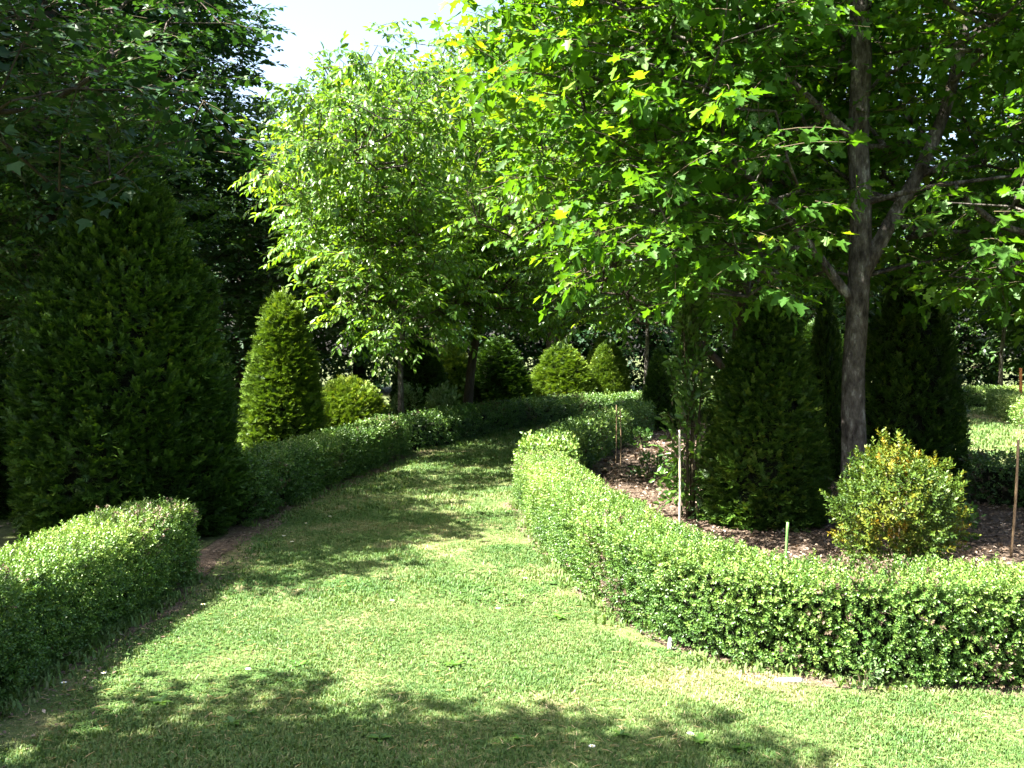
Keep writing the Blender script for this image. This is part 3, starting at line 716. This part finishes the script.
# bright green trees over the path
e1 = tree_meshes('elm', [(0, 0, -.05), (0, 0, .1), (-.02, 0, 1.2), (.1, -.1, 2.6), (.0, -.2, 4.2), (0, -.3, 6)], [.065, .05, .045, .04, .03, .012],
    [(.0, -.4, 4.4, 2.1, 1.9, 2.05), (.3, -3.8, 2.6, 1.05, .65, .7), (.45, -3.9, 1.9, .65, .45, .4), (-.3, -2.4, 3.6, 1.2, 1.0, .6), (-.2, -3.3, 4.4, 1.2, 1.3, 1.0), (.45, -5.2, 4.5, 1.2, 1.2, .75)], .36, SP_elm, 6, M_elm, M_bark, tint=.55, flat=.5)
tree('elm_tree', (-1.98, 17.9, 0), e1, 'bright green tree on a thin pale trunk above the round dome')
e2 = tree_meshes('elm_wide', [(0, 0, -.05), (0, 0, .1), (.12, 0, 1.2), (.3, -.05, 2.4), (.5, -.2, 4.2), (.7, -.3, 6.6)], [.11, .085, .078, .07, .05, .02],
    [(.6, -.4, 4.7, 3.0, 2.5, 2.6), (.9, -1.0, 2.95, 2.3, 1.5, .75), (-.6, -.5, 2.85, 1.2, 1.2, .7)], .40, SP_elm, 5, M_elm, M_bark2, tint=.5, flat=.5)
tree('elm_tree', (-.92, 19.6, 0), e2, 'bright green tree on a leaning brown trunk above the far hedge')
e3 = tree_meshes('elm_mid', [(0, 0, -.05), (0, 0, .1), (.0, 0, 1.2), (.1, 0, 3.0), (.2, 0, 5)], [.12, .10, .09, .06, .02],
    [(-.5, .3, 4.3, 2.5, 2.2, 2.1), (-1.2, 0, 2.9, 1.3, 1.1, .8), (-2.2, -.6, 3.5, 1.3, 1.2, .8)], .40, SP_elm, 4, M_elm, M_bark2,
    limbs=[([(0, 0, 1.2), (-.5, -.05, 1.75), (-1.0, -.1, 2.05), (-1.7, -.1, 2.5)], .06, .02)], tint=.42, flat=.5)
tree('elm_tree', (2.85, 12.6, 0), e3, 'green tree behind the mulch cone sending a dark limb over the bed')
tree('elm_tree', (3.72, 27.8, 0), e1, 'small far tree on a straight grey trunk beyond the path bend', rz=2.1, sc=1.15)
# tall trees
tall = tree_meshes('tall', [(0, 0, -.05), (0, 0, .3), (.1, 0, 4), (.1, .1, 8), (0, 0, 12.5)], [.34, .26, .22, .14, .03],
    [(0, 0, 8.2, 3.4, 3.2, 4.6), (0, 0, 4.2, 2.6, 2.4, 1.6)], .62, SP_oak, 5, M_wood, M_bark2, tint=.4, scale=1.35)
oak = tree_meshes('oak', [(0, 0, -.05), (0, 0, .3), (.1, 0, 4), (.1, .1, 8), (0, 0, 11)], [.34, .26, .22, .14, .03],
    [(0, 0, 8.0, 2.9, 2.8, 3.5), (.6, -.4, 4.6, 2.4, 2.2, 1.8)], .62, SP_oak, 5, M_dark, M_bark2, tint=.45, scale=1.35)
low = tree_meshes('low', [(0, 0, -.05), (0, 0, .3), (.1, 0, 2.5), (.1, .1, 5), (0, 0, 7.2)], [.2, .15, .13, .08, .03],
    [(0, 0, 4.8, 2.2, 2.1, 2.8), (0, -.2, 2.6, 1.9, 1.8, 1.2)], .55, SP_oak, 5, M_wood, M_bark2, tint=.55, scale=1.2)
G = 'tall trees round the garden'
tree('ash_tree', (1.35, 30.5, 0), tall, 'tall pale leafy tree rising behind the bright green trees', group=G)
tree('ash_tree', (-3.0, 31.0, 0), tall, 'smaller leafy treetop right of the open sky', group=G, rz=1.2, sc=(.62, .62, .84))
tree('oak_tree', (-8.8, 24.5, 0), oak, 'tall dark oak whose crown edge meets the open sky', group=G, sc=1.08)
tree('lime_tree', (-4.75, 22.6, 0), low, 'dark rounded tree behind the golden cone below the open sky', group=G)
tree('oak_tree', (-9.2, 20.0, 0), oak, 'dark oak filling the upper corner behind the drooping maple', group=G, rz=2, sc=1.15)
tree('oak_tree', (-8.7, 8.5, 0), oak, 'unseen narrow oak added to shade the drooping maple beside the biggest yew', group=G, rz=5, sc=(.6, .6, 1.0))  # out of view, added to keep the drooping maple dark
tree('oak_tree', (13.4, 23.6, 0), oak, 'dark oak spreading over the sunlit side hedge', group=G, rz=3)
tree('oak_tree', (-12.0, 16.0, 0), oak, 'unseen dark oak at the wood edge added to shade its neighbours', group=G, rz=4, sc=1.15)  # outside the frame, added to shade the trees beside it
tree('lime_tree', (-7.3, 17.8, 0), low, 'low dark tree left behind the biggest yew', group=G, rz=1, sc=(.8, .8, .85))
tree('ash_tree', (6.2, 24.5, 0), tall, 'tall leafy tree behind the maple crown', group=G, rz=3, sc=.95)
tree('elm_tree', (15.4, 31.5, 0), e1, 'small ornamental tree on a pale forked trunk by the side lawn', rz=.7, sc=1.25)
# wood behind the garden, plus unseen trees added to cut sky light
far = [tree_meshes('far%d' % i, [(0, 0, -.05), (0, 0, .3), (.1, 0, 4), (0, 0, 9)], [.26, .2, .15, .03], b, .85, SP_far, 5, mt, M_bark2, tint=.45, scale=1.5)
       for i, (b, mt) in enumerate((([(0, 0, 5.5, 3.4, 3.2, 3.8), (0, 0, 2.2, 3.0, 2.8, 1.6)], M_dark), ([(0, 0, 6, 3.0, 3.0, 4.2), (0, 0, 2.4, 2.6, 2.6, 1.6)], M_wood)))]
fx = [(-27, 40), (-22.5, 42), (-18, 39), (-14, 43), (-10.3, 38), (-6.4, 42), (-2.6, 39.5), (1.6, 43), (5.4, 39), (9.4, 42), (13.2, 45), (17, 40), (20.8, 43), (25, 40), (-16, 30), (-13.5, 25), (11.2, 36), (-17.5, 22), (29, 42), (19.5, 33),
      (-15, -9), (4, -15), (16, 2), (-17, 0), (-15.5, 8), (20, 22)]  # this row stands out of view, added to block sky light
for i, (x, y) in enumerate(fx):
    tree('woodland_tree', (x, y, 0), far[i % 2], ('dark' if i % 2 == 0 else 'mid green')+' leafy tree in the wood behind the garden or added unseen around it', group=('dark' if i % 2 == 0 else 'mid green')+' trees of the wood behind', rz=i*1.7, sc=random.uniform(.9, 1.15))

# ------------------------------------------------------------------ light, sky, camera
SUN = np.array([-.93, -.36]); SUN = SUN/np.linalg.norm(SUN); EL = math.radians(57)
sd = np.array([SUN[0]*math.cos(EL), SUN[1]*math.cos(EL), math.sin(EL)])
from mathutils import Vector
l = bpy.data.lights.new('sun', 'SUN'); l.energy = 5.0; l.angle = math.radians(.53); l.color = (1, .95, .86)
lo = bpy.data.objects.new('sun', l); COL.objects.link(lo); lo.rotation_euler = Vector(-sd).to_track_quat('-Z', 'Y').to_euler(); lo.location = tuple(sd*30)
w = bpy.data.worlds.new('World'); scene.world = w; w.use_nodes = True
nt = w.node_tree; bg = nt.nodes['Background']; sky = nt.nodes.new('ShaderNodeTexSky'); sky.sky_type = 'NISHITA'; sky.sun_disc = False
sky.sun_elevation = EL; sky.sun_rotation = math.atan2(SUN[0], SUN[1]); sky.dust_density = 4.0; sky.ozone_density = .6; sky.air_density = 1.0
nt.links.new(sky.outputs[0], bg.inputs[0]); bg.inputs[1].default_value = .055
cam = bpy.data.cameras.new('camera'); cam.sensor_width = 36; cam.lens = 36*F/1024; cam.clip_end = 1000; cam.clip_start = .05
co = bpy.data.objects.new('camera', cam); COL.objects.link(co); co.location = (0, 0, CAM_H); co.rotation_euler = (math.pi/2-PITCH, 0, 0)
scene.camera = co
scene.view_settings.view_transform = 'Standard'; scene.view_settings.look = 'None'; scene.view_settings.gamma = 1
scene.view_settings.exposure = 3.3
c = scene.cycles
c.max_bounces = 5; c.diffuse_bounces = 3; c.glossy_bounces = 2; c.transmission_bounces = 3; c.use_denoising = True
c.caustics_reflective = False; c.caustics_refractive = False; c.sample_clamp_indirect = 6
print('verts', sum(len(m.vertices) for m in bpy.data.meshes))
